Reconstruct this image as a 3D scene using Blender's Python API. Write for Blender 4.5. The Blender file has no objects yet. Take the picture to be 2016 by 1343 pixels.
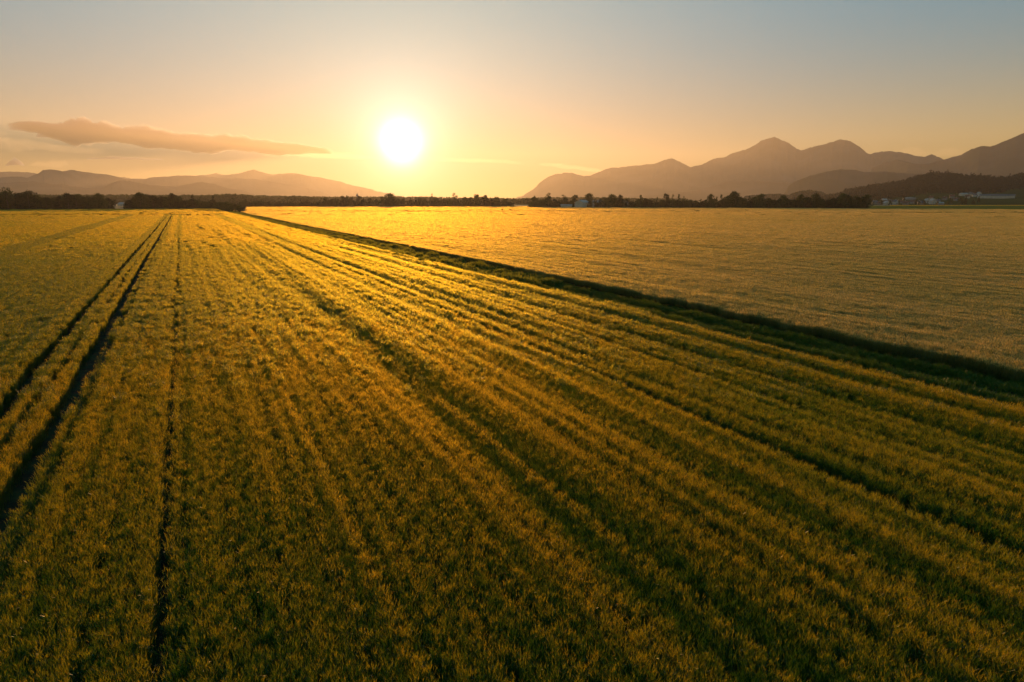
import bpy, math, random
import numpy as np
from mathutils import Vector, Matrix

SC = bpy.context.scene
COL = SC.collection
rad = math.radians

# ------------------------------------------------------------------ camera
FPX = 1344.0                      # focal length in pixels of the 2016 px wide photograph
PITCH = math.atan(277.5 / FPX)
CAMZ = 8.9
cam = bpy.data.cameras.new('camera')
cam.sensor_width = 36.0
cam.lens = 24.0
cam.clip_start = 0.1
cam.clip_end = 120000.0
cam_o = bpy.data.objects.new('camera', cam)
COL.objects.link(cam_o)
cam_o.location = (0, 0, CAMZ)
cam_o.rotation_euler = (math.pi / 2 - PITCH, 0, 0)
SC.camera = cam_o


def ray(x, y):
    a, b, c = x - 1008.0, 671.5 - y, FPX
    return (a, c * math.cos(PITCH) + b * math.sin(PITCH), -c * math.sin(PITCH) + b * math.cos(PITCH))


def az_of(x, y=394):
    X, Y, Z = ray(x, y)
    return math.atan2(X, Y)


def at(x, y, d):
    """world point at horizontal distance d seen at photo pixel x, y"""
    X, Y, Z = ray(x, y)
    h = math.hypot(X, Y)
    return Vector((X / h * d, Y / h * d, CAMZ + Z / h * d))


def on_ground(x, y, z=0.0):
    X, Y, Z = ray(x, y)
    t = (z - CAMZ) / Z
    return X * t, Y * t


# ------------------------------------------------------------------ light
SX, SY, SZ = ray(790, 283)
SUN = Vector((SX, SY, SZ)).normalized()
SUN_EL = math.asin(SUN.z)
SUN_AZ = math.atan2(SUN.x, SUN.y)
sun = bpy.data.lights.new('sun', 'SUN')
sun.energy = 5.0
sun.angle = rad(0.5)
sun.color = (1.0, 0.53, 0.19)
sun_o = bpy.data.objects.new('sun', sun)
COL.objects.link(sun_o)
sun_o.rotation_euler = SUN.to_track_quat('Z', 'Y').to_euler()

W = bpy.data.worlds.new('World')
SC.world = W
W.use_nodes = True
nt = W.node_tree
nt.nodes.clear()
N, L = nt.nodes.new, nt.links.new


def wmath(op, a, b=None, tree=None):
    n = (tree or nt).nodes.new('ShaderNodeMath')
    n.operation = op
    for i, s in enumerate((a, b)):
        if s is None:
            continue
        if isinstance(s, (int, float)):
            n.inputs[i].default_value = s
        else:
            (tree or nt).links.new(s, n.inputs[i])
    return n.outputs[0]


tc = N('ShaderNodeTexCoord')
nrm = N('ShaderNodeVectorMath'); nrm.operation = 'NORMALIZE'
L(tc.outputs['Generated'], nrm.inputs[0])
dot = N('ShaderNodeVectorMath'); dot.operation = 'DOT_PRODUCT'
L(nrm.outputs[0], dot.inputs[0])
dot.inputs[1].default_value = SUN
sep = N('ShaderNodeSeparateXYZ')
L(nrm.outputs[0], sep.inputs[0])
theta = wmath('ARCCOSINE', wmath('MINIMUM', dot.outputs['Value'], 0.99999999))
elev = wmath('MAXIMUM', wmath('ARCSINE', sep.outputs['Z']), 0.0)
sky = N('ShaderNodeTexSky')
sky.sky_type = 'NISHITA'
sky.sun_disc = False
sky.sun_elevation = SUN_EL
sky.sun_rotation = SUN_AZ
sky.altitude = 400
sky.air_density = 1.0
sky.dust_density = 1.0
sky.ozone_density = 1.5


def expo(v, k, gauss=False):
    q = wmath('DIVIDE', v, k)
    if gauss:
        q = wmath('MULTIPLY', q, q)
    return wmath('EXPONENT', wmath('MULTIPLY', q, -1.0))


def term(fac, colour):
    n = N('ShaderNodeVectorMath'); n.operation = 'SCALE'
    n.inputs[0].default_value = colour
    L(fac, n.inputs['Scale'])
    return n.outputs[0]


def vadd(a, b):
    n = N('ShaderNodeVectorMath'); n.operation = 'ADD'
    L(a, n.inputs[0]); L(b, n.inputs[1])
    return n.outputs[0]


SKY_S = 0.06
base = N('ShaderNodeVectorMath'); base.operation = 'SCALE'
L(sky.outputs[0], base.inputs[0])
base.inputs['Scale'].default_value = 0.16
hq = wmath('POWER', wmath('DIVIDE', elev, rad(6.5)), 1.5)
low = wmath('EXPONENT', wmath('MULTIPLY', hq, -1.0))                # 1 at the horizon, 0 above some 12 degrees
lowf = wmath('MULTIPLY', low, wmath('SUBTRACT', 1.0, expo(theta, rad(36), True)))
upf = wmath('SUBTRACT', 1.0, low)
SKY_TERMS = [  # (factor, colour): cool upper air, golden air along the horizon, the glow right round the sun
    (upf, (0.012, 0.12, 0.19)),
    (wmath('MULTIPLY', upf, expo(theta, rad(20))), (0.07, 0.16, 0.13)),
    (lowf, (0.62, 0.36, 0.0)),
    (expo(theta, rad(2.0)), (1.3, 1.12, 1.0)),
    (expo(theta, rad(1.25), True), (2.4, 2.3, 2.1)),
]
acc = base.outputs[0]
for f_, c_ in SKY_TERMS:
    acc = vadd(acc, term(f_, tuple(q / SKY_S for q in c_)))
bg = N('ShaderNodeBackground')
bg.inputs['Strength'].default_value = SKY_S
L(acc, bg.inputs['Color'])
out = N('ShaderNodeOutputWorld')
L(bg.outputs[0], out.inputs['Surface'])

SC.view_settings.view_transform = 'Standard'
SC.view_settings.look = 'None'
SC.view_settings.exposure = 0.78
SC.view_settings.gamma = 1.0
SC.view_settings.use_curve_mapping = False
SC.render.engine = 'CYCLES'
SC.cycles.max_bounces = 7
SC.cycles.diffuse_bounces = 3
SC.cycles.transmission_bounces = 4
SC.cycles.volume_bounces = 0
SC.cycles.transparent_max_bounces = 16
SC.cycles.use_denoising = True
SC.cycles.sample_clamp_indirect = 1.5
SC.cycles.sample_clamp_direct = 5.0

random.seed(7)
RS = np.random.RandomState(11)

# ------------------------------------------------------------------ helpers


def mesh_obj(name, verts, faces, mat, parent=None, smooth=False, link=True):
    me = bpy.data.meshes.new(name)
    if isinstance(verts, np.ndarray) and isinstance(faces, np.ndarray):
        k = faces.shape[1]
        me.vertices.add(len(verts))
        me.vertices.foreach_set('co', verts.astype(np.float32).ravel())
        me.loops.add(faces.size)
        me.loops.foreach_set('vertex_index', faces.astype(np.int32).ravel())
        me.polygons.add(len(faces))
        me.polygons.foreach_set('loop_start', np.arange(0, faces.size, k, dtype=np.int32))
        me.update(calc_edges=True)
    else:
        me.from_pydata([tuple(v) for v in verts], [], [tuple(f) for f in faces])
    me.validate()
    if mat is not None:
        me.materials.append(mat)
    if smooth:
        me.polygons.foreach_set('use_smooth', [True] * len(me.polygons))
    o = bpy.data.objects.new(name, me)
    if link:
        COL.objects.link(o)
    if parent is not None:
        o.parent = parent
    return o


def tag(o, label=None, cat=None, group=None, kind=None):
    if label: o['label'] = label
    if cat: o['category'] = cat
    if group: o['group'] = group
    if kind: o['kind'] = kind
    return o


def empty(name, loc, rz=0.0):
    o = bpy.data.objects.new(name, None)
    o.location = loc
    o.rotation_euler = (0, 0, rz)
    o.empty_display_size = 0.5
    COL.objects.link(o)
    return o


def copy_tree(o, parent=None):
    c = o.copy()
    COL.objects.link(c)
    c.parent = parent
    for ch in o.children:
        copy_tree(ch, c)
    return c


class Noise:
    """smooth value noise on a wrapped random lattice, -1..1"""
    def __init__(self, seed):
        self.t = np.random.RandomState(seed).rand(256, 256) * 2 - 1

    def __call__(self, x, y):
        x = np.asarray(x, float); y = np.asarray(y, float)
        xi = np.floor(x).astype(int); yi = np.floor(y).astype(int)
        fx = x - xi; fy = y - yi
        fx = fx * fx * (3 - 2 * fx); fy = fy * fy * (3 - 2 * fy)
        a = self.t[xi % 256, yi % 256]; b = self.t[(xi + 1) % 256, yi % 256]
        c = self.t[xi % 256, (yi + 1) % 256]; d = self.t[(xi + 1) % 256, (yi + 1) % 256]
        return (a * (1 - fx) + b * fx) * (1 - fy) + (c * (1 - fx) + d * fx) * fy

    def fbm(self, x, y, o=4):
        s = 0.0; a = 1.0; t = 0.0
        for i in range(o):
            s = s + a * self(np.asarray(x) * 2 ** i + 17.3 * i, np.asarray(y) * 2 ** i + 9.1 * i)
            t += a; a *= 0.5
        return s / t


NZ = [Noise(i) for i in range(12)]

# ------------------------------------------------------------------ materials


def new_mat(name):
    m = bpy.data.materials.new(name)
    m.use_nodes = True
    m.node_tree.nodes.clear()
    return m, m.node_tree


def crop_mat(name, leaf_a, leaf_b, ear_a, ear_b, trans=0.5, fwd=0.35, sheen=0.2):
    """plant material: leaf and ear colours, mixed by the plant's own ripeness ('tone') and a patchy field noise"""
    m, t = new_mat(name)
    n, l = t.nodes.new, t.links.new
    tone = n('ShaderNodeAttribute'); tone.attribute_type = 'INSTANCER'; tone.attribute_name = 'tone'
    part = n('ShaderNodeAttribute'); part.attribute_name = 'part'

    def mix(a, b, f):
        q = n('ShaderNodeMix'); q.data_type = 'RGBA'
        for s, k in ((a, 6), (b, 7)):
            if isinstance(s, tuple): q.inputs[k].default_value = s + (1,)
            else: l(s, q.inputs[k])
        l(f, q.inputs[0])
        return q.outputs[2]
    leaf = mix(leaf_a, leaf_b, tone.outputs['Fac'])
    ear = mix(ear_a, ear_b, tone.outputs['Fac'])
    colr = mix(leaf, ear, part.outputs['Fac'])
    d = n('ShaderNodeBsdfDiffuse'); l(colr, d.inputs[0])
    tr = n('ShaderNodeBsdfTranslucent'); l(colr, tr.inputs[0])
    ms = n('ShaderNodeMixShader'); ms.inputs[0].default_value = trans
    l(d.outputs[0], ms.inputs[1]); l(tr.outputs[0], ms.inputs[2])
    # thin dry blades and awns pass most of the low light on in its own direction
    rf = n('ShaderNodeBsdfRefraction'); rf.inputs['Roughness'].default_value = 0.8; rf.inputs['IOR'].default_value = 1.35
    br = mix((0.42, 0.38, 0.03), (1.0, 0.64, 0.07), part.outputs['Fac'])
    l(br, rf.inputs['Color'])
    m1 = n('ShaderNodeMixShader'); m1.inputs[0].default_value = fwd
    l(ms.outputs[0], m1.inputs[1]); l(rf.outputs[0], m1.inputs[2])
    gl = n('ShaderNodeBsdfGlossy'); gl.inputs['Roughness'].default_value = 0.38
    gl.inputs['Color'].default_value = (1, 0.95, 0.85, 1)
    fr = n('ShaderNodeFresnel'); fr.inputs['IOR'].default_value = 1.45
    m2 = n('ShaderNodeMixShader'); frs = n('ShaderNodeMath'); frs.operation = 'MULTIPLY'; l(fr.outputs[0], frs.inputs[0]); frs.inputs[1].default_value = sheen
    l(frs.outputs[0], m2.inputs[0])
    l(m1.outputs[0], m2.inputs[1]); l(gl.outputs[0], m2.inputs[2])
    o = n('ShaderNodeOutputMaterial'); l(m2.outputs[0], o.inputs['Surface'])
    return m


def noisy_mat(name, c1, c2, scale=1.0, c3=None, rough=0.9, stretch=(1, 1, 1), bump=0.0, detail=6, spec=0.2):
    m, t = new_mat(name)
    n, l = t.nodes.new, t.links.new
    geo = n('ShaderNodeNewGeometry')
    mp = n('ShaderNodeMapping'); mp.inputs['Scale'].default_value = stretch
    l(geo.outputs['Position'], mp.inputs['Vector'])
    nz = n('ShaderNodeTexNoise'); nz.inputs['Scale'].default_value = scale; nz.inputs['Detail'].default_value = detail
    l(mp.outputs[0], nz.inputs['Vector'])
    r = n('ShaderNodeValToRGB')
    r.color_ramp.elements[0].position = 0.35; r.color_ramp.elements[0].color = c1 + (1,)
    r.color_ramp.elements[1].position = 0.65; r.color_ramp.elements[1].color = c2 + (1,)
    if c3:
        e = r.color_ramp.elements.new(0.5); e.color = c3 + (1,)
    l(nz.outputs['Fac'], r.inputs[0])
    p = n('ShaderNodeBsdfPrincipled')
    p.inputs['Roughness'].default_value = rough
    p.inputs['Specular IOR Level'].default_value = spec
    l(r.outputs[0], p.inputs['Base Color'])
    if bump:
        b = n('ShaderNodeBump'); b.inputs['Strength'].default_value = bump; b.inputs['Distance'].default_value = 0.3
        l(nz.outputs['Fac'], b.inputs['Height']); l(b.outputs[0], p.inputs['Normal'])
    o = n('ShaderNodeOutputMaterial'); l(p.outputs[0], o.inputs['Surface'])
    return m


def leaf_mat(name, c1, c2, trans=0.35):
    m, t = new_mat(name)
    n, l = t.nodes.new, t.links.new
    geo = n('ShaderNodeNewGeometry')
    oi = n('ShaderNodeObjectInfo')
    nz = n('ShaderNodeTexNoise'); nz.inputs['Scale'].default_value = 0.35; nz.inputs['Detail'].default_value = 3
    l(geo.outputs['Position'], nz.inputs['Vector'])
    ad = n('ShaderNodeMath'); ad.operation = 'ADD'; l(nz.outputs['Fac'], ad.inputs[0]); l(oi.outputs['Random'], ad.inputs[1])
    hv = n('ShaderNodeMath'); hv.operation = 'MULTIPLY'; l(ad.outputs[0], hv.inputs[0]); hv.inputs[1].default_value = 0.5
    mx = n('ShaderNodeMix'); mx.data_type = 'RGBA'
    mx.inputs[6].default_value = c1 + (1,); mx.inputs[7].default_value = c2 + (1,)
    l(hv.outputs[0], mx.inputs[0])
    d = n('ShaderNodeBsdfDiffuse'); l(mx.outputs[2], d.inputs[0])
    tr = n('ShaderNodeBsdfTranslucent'); l(mx.outputs[2], tr.inputs[0])
    ms = n('ShaderNodeMixShader'); ms.inputs[0].default_value = trans
    l(d.outputs[0], ms.inputs[1]); l(tr.outputs[0], ms.inputs[2])
    o = n('ShaderNodeOutputMaterial'); l(ms.outputs[0], o.inputs['Surface'])
    return m


M_WHEAT = crop_mat('wheat', (0.035, 0.105, 0.008), (0.11, 0.14, 0.010), (0.40, 0.42, 0.016), (0.74, 0.48, 0.016), 0.5, 0.30, 0.08)
M_RYE = crop_mat('rye', (0.09, 0.15, 0.03), (0.18, 0.16, 0.04), (0.76, 0.53, 0.14), (0.88, 0.58, 0.18), 0.5, 0.22, 0.10)
M_GRASS = crop_mat('grass', (0.040, 0.100, 0.006), (0.13, 0.16, 0.012), (0.08, 0.13, 0.012), (0.26, 0.22, 0.02), 0.45, 0.05, 0.04)
M_SOIL = noisy_mat('field_soil', (0.030, 0.022, 0.012), (0.055, 0.052, 0.020), 0.8, bump=0.3)
M_ROCK = noisy_mat('mountain_forest', (0.016, 0.024, 0.012), (0.045, 0.045, 0.034), 0.0022, c3=(0.024, 0.030, 0.017), detail=8, spec=0.0)
M_MEADOW = noisy_mat('meadow_ground', (0.018, 0.034, 0.007), (0.036, 0.05, 0.012), 0.012, spec=0.0)
M_LEAF = leaf_mat('broad_leaves', (0.022, 0.038, 0.010), (0.060, 0.080, 0.018), 0.35)
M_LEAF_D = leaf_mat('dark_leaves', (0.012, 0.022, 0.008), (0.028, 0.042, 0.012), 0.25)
M_HILL_LEAF = leaf_mat('hill_leaves', (0.008, 0.014, 0.007), (0.018, 0.026, 0.010), 0.02)
M_BARK = noisy_mat('bark', (0.04, 0.03, 0.02), (0.09, 0.07, 0.05), 1.5, stretch=(1, 1, 0.2))
M_WHITE = noisy_mat('white_render', (0.44, 0.36, 0.27), (0.54, 0.44, 0.34), 0.3)
M_PLASTER = noisy_mat('old_plaster', (0.14, 0.13, 0.115), (0.28, 0.25, 0.22), 0.08)
M_METAL_ROOF = noisy_mat('pale_sheet_roof', (0.26, 0.23, 0.20), (0.36, 0.32, 0.28), 0.3, rough=0.6, spec=0.3)
M_TILE = noisy_mat('red_tiles', (0.13, 0.045, 0.03), (0.20, 0.075, 0.045), 0.6)
M_TILE_G = noisy_mat('grey_tiles', (0.07, 0.07, 0.075), (0.14, 0.135, 0.135), 0.6)
M_DOOR = noisy_mat('dark_door', (0.05, 0.04, 0.035), (0.09, 0.07, 0.06), 1.0)
M_MAST = noisy_mat('galvanised_steel', (0.25, 0.25, 0.25), (0.4, 0.4, 0.4), 1.0, rough=0.5)

# ------------------------------------------------------------------ ground sheet (reaches the horizon)
ROW_AZ = az_of(355)                     # the drill rows run towards this azimuth
RC, RSN = math.cos(ROW_AZ), math.sin(ROW_AZ)


def uv_of(X, Y):
    return X * RSN + Y * RC, X * RC - Y * RSN


def xy_of(u, v):
    return u * RSN + v * RC, u * RC - v * RSN


gx = np.array([-15400, -8000, -4000, -2000, -1000, -500, -200, -60, 0, 60, 200, 500, 1000, 2000, 4000, 8000, 15400], float)
gy = np.array([-900, -400, -100, 0, 60, 200, 500, 1000, 1500, 2000, 3000, 5000, 8000, 12000, 16900], float)
vs = np.array([(x, y, 0.0) for y in gy for x in gx])
nx = len(gx)
fs = np.array([(j * nx + i, j * nx + i + 1, (j + 1) * nx + i + 1, (j + 1) * nx + i) for j in range(len(gy) - 1) for i in range(nx - 1)])
g, gt = new_mat('ground')
n, l = gt.nodes.new, gt.links.new
geo = n('ShaderNodeNewGeometry')
fine = n('ShaderNodeTexNoise'); fine.inputs['Scale'].default_value = 1.3; fine.inputs['Detail'].default_value = 8
l(geo.outputs['Position'], fine.inputs['Vector'])
r1 = n('ShaderNodeValToRGB')
r1.color_ramp.elements[0].position = 0.4; r1.color_ramp.elements[0].color = (0.026, 0.018, 0.010, 1)
r1.color_ramp.elements[1].position = 0.62; r1.color_ramp.elements[1].color = (0.040, 0.045, 0.014, 1)
l(fine.outputs['Fac'], r1.inputs[0])
vor = n('ShaderNodeTexVoronoi'); vor.inputs['Scale'].default_value = 0.0022
l(geo.outputs['Position'], vor.inputs['Vector'])
r2 = n('ShaderNodeValToRGB'); r2.color_ramp.interpolation = 'CONSTANT'
for e_, (p_, c_) in enumerate(((0.0, (0.05, 0.085, 0.02)), (0.35, (0.16, 0.13, 0.04)), (0.6, (0.07, 0.10, 0.025)), (0.8, (0.10, 0.10, 0.035)))):
    el = r2.color_ramp.elements[e_] if e_ < 2 else r2.color_ramp.elements.new(p_)
    el.position = p_; el.color = c_ + (1,)
sc_ = n('ShaderNodeSeparateColor'); l(vor.outputs['Color'], sc_.inputs[0]); l(sc_.outputs[0], r2.inputs[0])
sx = n('ShaderNodeVectorMath'); sx.operation = 'LENGTH'; l(geo.outputs['Position'], sx.inputs[0])
mr = n('ShaderNodeMapRange'); mr.inputs['From Min'].default_value = 1050; mr.inputs['From Max'].default_value = 1250
l(sx.outputs['Value'], mr.inputs['Value'])
mx = n('ShaderNodeMix'); mx.data_type = 'RGBA'
l(mr.outputs[0], mx.inputs[0]); l(r1.outputs[0], mx.inputs[6]); l(r2.outputs[0], mx.inputs[7])
bp = n('ShaderNodeBump'); bp.inputs['Strength'].default_value = 0.6; bp.inputs['Distance'].default_value = 0.15
l(fine.outputs['Fac'], bp.inputs['Height'])
pb = n('ShaderNodeBsdfPrincipled'); pb.inputs['Roughness'].default_value = 0.95; pb.inputs['Specular IOR Level'].default_value = 0.1
l(mx.outputs[2], pb.inputs['Base Color']); l(bp.outputs[0], pb.inputs['Normal'])
og = n('ShaderNodeOutputMaterial'); l(pb.outputs[0], og.inputs['Surface'])
ground = mesh_obj('ground', vs, fs, g)
tag(ground, kind='structure')

# ------------------------------------------------------------------ mountains and hills


def interp_profile(P, x):
    xs = [p[0] for p in P]; ys = [p[1] for p in P]
    return np.interp(x, xs, ys)


def mountain_range(name, P, dist, depth_f, depth_b, mat, rough=0.12, jag=1.0, step=1.5, seed=0, kind='structure', nrows=16):
    xs = np.arange(P[0][0], P[-1][0] + step, step)
    ys = interp_profile(P, xs)
    nz = NZ[seed % 12]
    ys = ys + jag * (nz.fbm(xs / 14.0, xs * 0 + seed * 3.3, 4) + 0.9 * np.abs(nz.fbm(xs / 5.0, xs * 0 + seed * 5.1, 3))) * np.clip((394 - ys) / 12, 0, 1)
    az = np.array([az_of(x) for x in xs])
    el = np.array([math.atan2(ray(x, y)[2], math.hypot(ray(x, y)[0], ray(x, y)[1])) for x, y in zip(xs, ys)])
    dvar = dist * (1 + 0.05 * nz(xs / 60.0, xs * 0 + 5))
    zp = CAMZ + np.tan(el) * dvar
    zp = np.maximum(zp, 1.0)
    # both ends run down to the plain
    endf = np.clip((xs - xs[0]) / 20.0, 0, 1) * np.clip((xs[-1] - xs) / 20.0, 0, 1)
    zp = zp * endf - 2.0 * (1 - endf)
    rows = []
    T = list(np.linspace(0, 1, nrows)) + list(1 + np.linspace(0.12, 1, 7))
    for t in T:
        if t <= 1:
            dd = dvar - depth_f * (1 - t)
            s = t ** 1.25
            spur = nz.fbm(np.sin(az) * dd / 420.0, np.cos(az) * dd / 420.0, 4)
            zz = zp * s * (1 + 0.55 * spur * (1 - t) * (t > 0)) * (1.0)
            zz = np.minimum(zz, zp * (0.15 + 0.85 * t)) if t < 1 else zz
        else:
            dd = dvar + depth_b * (t - 1)
            zz = zp * (2 - t) ** 1.2
        if t in (0, 2):
            zz = np.full_like(zz, -0.6)
        rows.append(np.stack([np.sin(az) * dd, np.cos(az) * dd, np.maximum(zz, -0.6)], 1))
    V = np.concatenate(rows)
    nn = len(xs)
    F = []
    for j in range(len(T) - 1):
        a = np.arange(nn - 1) + j * nn
        F.append(np.stack([a, a + 1, a + 1 + nn, a + nn], 1))
    F = np.concatenate(F)
    o = mesh_obj(name, V, F, mat, smooth=True)
    tag(o, kind=kind)
    return o


R = mountain_range
R('mountain_range', [(-160, 352), (-60, 342), (0, 339), (40, 337), (80, 341), (120, 345), (300, 352), (380, 347), (430, 341), (445, 345), (480, 340), (505, 333),
    (515, 338), (540, 343), (575, 340), (600, 344), (640, 350), (680, 360), (730, 372), (780, 384), (820, 392)], 14500, 2300, 900, M_ROCK, jag=2.0, seed=1)
R('mountain_range', [(-160, 352), (0, 350), (40, 347), (60, 350), (85, 340), (92, 335), (110, 333), (130, 337), (150, 334), (175, 339), (220, 344), (250, 351), (285, 353),
    (300, 349), (350, 346), (400, 346), (450, 351), (500, 352), (540, 358), (580, 365), (620, 374), (665, 388)], 11500, 2000, 1500, M_ROCK, jag=1.4, seed=2)
R('mountain_range', [(-160, 362), (0, 360), (30, 359), (70, 357), (85, 359), (103, 363), (125, 362), (145, 367), (180, 370), (200, 370), (220, 362), (240, 355), (260, 357),
    (300, 365), (350, 367), (380, 361), (400, 358), (420, 362), (450, 371), (480, 374), (500, 382), (522, 392)], 8500, 1800, 1500, M_ROCK, jag=1.2, seed=3)
R('mountain_range', [(1000, 391), (1030, 385), (1050, 371), (1065, 357), (1078, 347), (1095, 343), (1110, 340), (1128, 341), (1148, 347), (1160, 345), (1175, 339), (1200, 331), (1250, 325), (1290, 322), (1305, 314), (1319, 311), (1335, 318), (1356, 329), (1370, 325), (1378, 324),
    (1400, 312), (1420, 310), (1440, 300), (1470, 291), (1490, 277), (1515, 269), (1530, 277), (1545, 282), (1560, 293), (1575, 294), (1600, 287), (1625, 280), (1645, 274),
    (1657, 275), (1680, 287), (1700, 303), (1720, 299), (1740, 297), (1760, 299), (1790, 307), (1810, 309), (1823, 303), (1835, 308), (1850, 316), (1900, 330), (2050, 345), (2200, 360)],
    11500, 3200, 1500, M_ROCK, jag=2.0, seed=5, nrows=24)
R('mountain_range', [(1690, 350), (1710, 330), (1740, 318), (1757, 314), (1780, 320), (1810, 324), (1850, 314), (1880, 305), (1900, 293), (1920, 288), (1935, 289), (1960, 279),
    (1985, 268), (2000, 261), (2016, 253), (2060, 238), (2110, 232), (2180, 240), (2300, 262)], 7600, 2200, 2000, M_ROCK, jag=1.5, seed=6, nrows=24)
R('foothill', [(1220, 388), (1290, 384), (1340, 379), (1395, 369), (1430, 357), (1460, 356), (1500, 357), (1540, 358), (1580, 364), (1640, 376), (1700, 388)], 7800, 1200, 800, M_ROCK, jag=1.0, seed=7)
R('foothill', [(1530, 382), (1545, 370), (1560, 358), (1590, 346), (1620, 338), (1650, 333), (1680, 335), (1695, 339), (1740, 338), (1780, 341), (1830, 343), (1900, 350), (2000, 362), (2160, 380)],
    5600, 900, 700, M_ROCK, jag=1.0, seed=8)

# wooded hill behind the village, with its meadow foot
HILL_P = [(1540, 393), (1600, 392.0), (1650, 385), (1665, 380), (1700, 376), (1730, 371), (1770, 367), (1800, 359), (1830, 354), (1860, 354), (1890, 359), (1920, 360), (1950, 362), (1975, 364), (1990, 360), (2016, 357), (2100, 350), (2260, 356)]
HD0, HD1 = 1400.0, 2500.0


def hill_z(x, d):
    """height of the wooded hill at photo column x and distance d"""
    y = interp_profile(HILL_P, x)
    zp = np.maximum(CAMZ + (394 - y) / FPX * HD1, 0.5)
    t = np.clip((d - HD0) / (HD1 - HD0), 0, 1)
    foot = np.clip((x - 1690) / 120.0, 0, 1)
    return np.where(d <= HD1, zp * (t ** 2.2) + foot * 10.0 * np.clip(t * 2.6, 0, 1) * (1 - t), zp * np.clip(1 - (d - HD1) / 700.0, 0, 1))


xs = np.arange(1540, 2261, 6.0)
ds = np.concatenate([np.linspace(HD0, HD1, 40), np.linspace(HD1 + 60, HD1 + 700, 8)])
V = []
for d in ds:
    z = hill_z(xs, np.full_like(xs, d))
    e_ = np.clip((xs - 1540) / 30, 0, 1) * np.clip((2260 - xs) / 30, 0, 1)
    z = z * e_ - 0.6 * (1 - e_)
    if d == ds[0] or d == ds[-1]:
        z = np.full_like(z, -0.6)
    a = np.array([az_of(x) for x in xs])
    V.append(np.stack([np.sin(a) * d, np.cos(a) * d, z], 1))
V = np.concatenate(V); nn = len(xs)
F = np.concatenate([np.stack([np.arange(nn - 1) + j * nn, np.arange(nn - 1) + 1 + j * nn, np.arange(nn - 1) + 1 + (j + 1) * nn, np.arange(nn - 1) + (j + 1) * nn], 1) for j in range(len(ds) - 1)])
tag(mesh_obj('hillside', V, F, M_MEADOW, smooth=True), kind='structure')

# ------------------------------------------------------------------ crops: prototypes


def plant_proto(name, mat, nst, half, h, leafn, earw, earl, awn, bladew, seed, simple=False, hv=0.10, lean=0.12, along=1.0, lsc=1.0):
    """one small tuft of cereal: stems, bent leaves, ears with awns, as one mesh with a 'part' colour attribute"""
    rs = np.random.RandomState(seed)
    V, F, A = [], [], []

    def quad(p0, p1, w0, w1, side, part0, part1):
        b = len(V)
        V.extend([p0 - side * w0, p0 + side * w0, p1 + side * w1, p1 - side * w1])
        A.extend([part0, part0, part1, part1])
        F.append((b, b + 1, b + 2, b + 3))
    for i in range(nst):
        x, y = rs.uniform(-half, half) * along, rs.uniform(-half, half)
        hh = h * (1 + rs.uniform(-hv, hv))
        an = rs.uniform(0, 2 * math.pi)
        dirv = np.array([math.cos(an), math.sin(an), 0])
        ln = rs.uniform(0.02, lean) * hh
        p = np.array([x, y, 0.0])
        top = np.array([x, y, hh]) + dirv * ln
        fa = rs.uniform(0, 2 * math.pi)
        side = np.array([math.cos(fa), math.sin(fa), 0])
        mid = p + (top - p) * 0.45 - dirv * ln * 0.15
        if simple:
            quad(mid, top, bladew, bladew * 0.8, side, 0.0, 0.35)
        else:
            quad(p, mid, bladew * 0.35, bladew * 0.3, side, 0, 0)
            quad(mid, top, bladew * 0.3, bladew * 0.25, side, 0.0, 0.5)
        # ear: crossed spindle, nodding
        nod = dirv * rs.uniform(0.1, 0.7) + np.array([0, 0, 1.0])
        nod /= np.linalg.norm(nod)
        L_ = earl * rs.uniform(0.8, 1.2)
        e1 = top + nod * L_ * 0.5
        e2 = top + nod * L_ + dirv * L_ * 0.15
        for k in range(1 if simple else 2):
            s2 = side if k == 0 else np.array([-side[1], side[0], 0])
            quad(top, e1, earw * 0.35, earw, s2, 1, 1)
            quad(e1, e2, earw, earw * 0.25, s2, 1, 1)
        if awn and not simple:
            for k in range(3):
                aa = rs.uniform(0, 2 * math.pi)
                dv = nod + 0.35 * np.array([math.cos(aa), math.sin(aa), 0])
                quad(e1, e1 + dv * L_ * 1.1, 0.0012, 0.0004, np.array([-math.sin(aa), math.cos(aa), 0]), 1, 1)
        for k in range(leafn):
            zf = rs.uniform(0.35, 0.9)
            q = p + (top - p) * zf
            aa = rs.uniform(0, 2 * math.pi)
            dv = np.array([math.cos(aa), math.sin(aa), 0])
            sd = np.array([-math.sin(aa), math.cos(aa), 0])
            ll = rs.uniform(0.10, 0.22) * (1.6 if simple else 1) * lsc
            q1 = q + dv * ll * 0.25 + np.array([0, 0, ll * 0.8])
            q2 = q1 + dv * ll * 0.42 + np.array([0, 0, ll * rs.uniform(-0.35, 0.5)])
            w = bladew * rs.uniform(0.7, 1.2)
            quad(q, q1, w * 0.6, w, sd, 0, 0.0)
            quad(q1, q2, w, w * 0.15, sd, 0.0, 0.12)
    o = mesh_obj(name, np.array(V), np.array(F), mat, link=False)
    at_ = o.data.attributes.new('part', 'FLOAT', 'POINT')
    at_.data.foreach_set('value', np.array(A, dtype=np.float32))
    return o


def proto_collection(name, objs):
    c = bpy.data.collections.new(name)
    for o in objs:
        c.objects.link(o)
    return c


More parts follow.
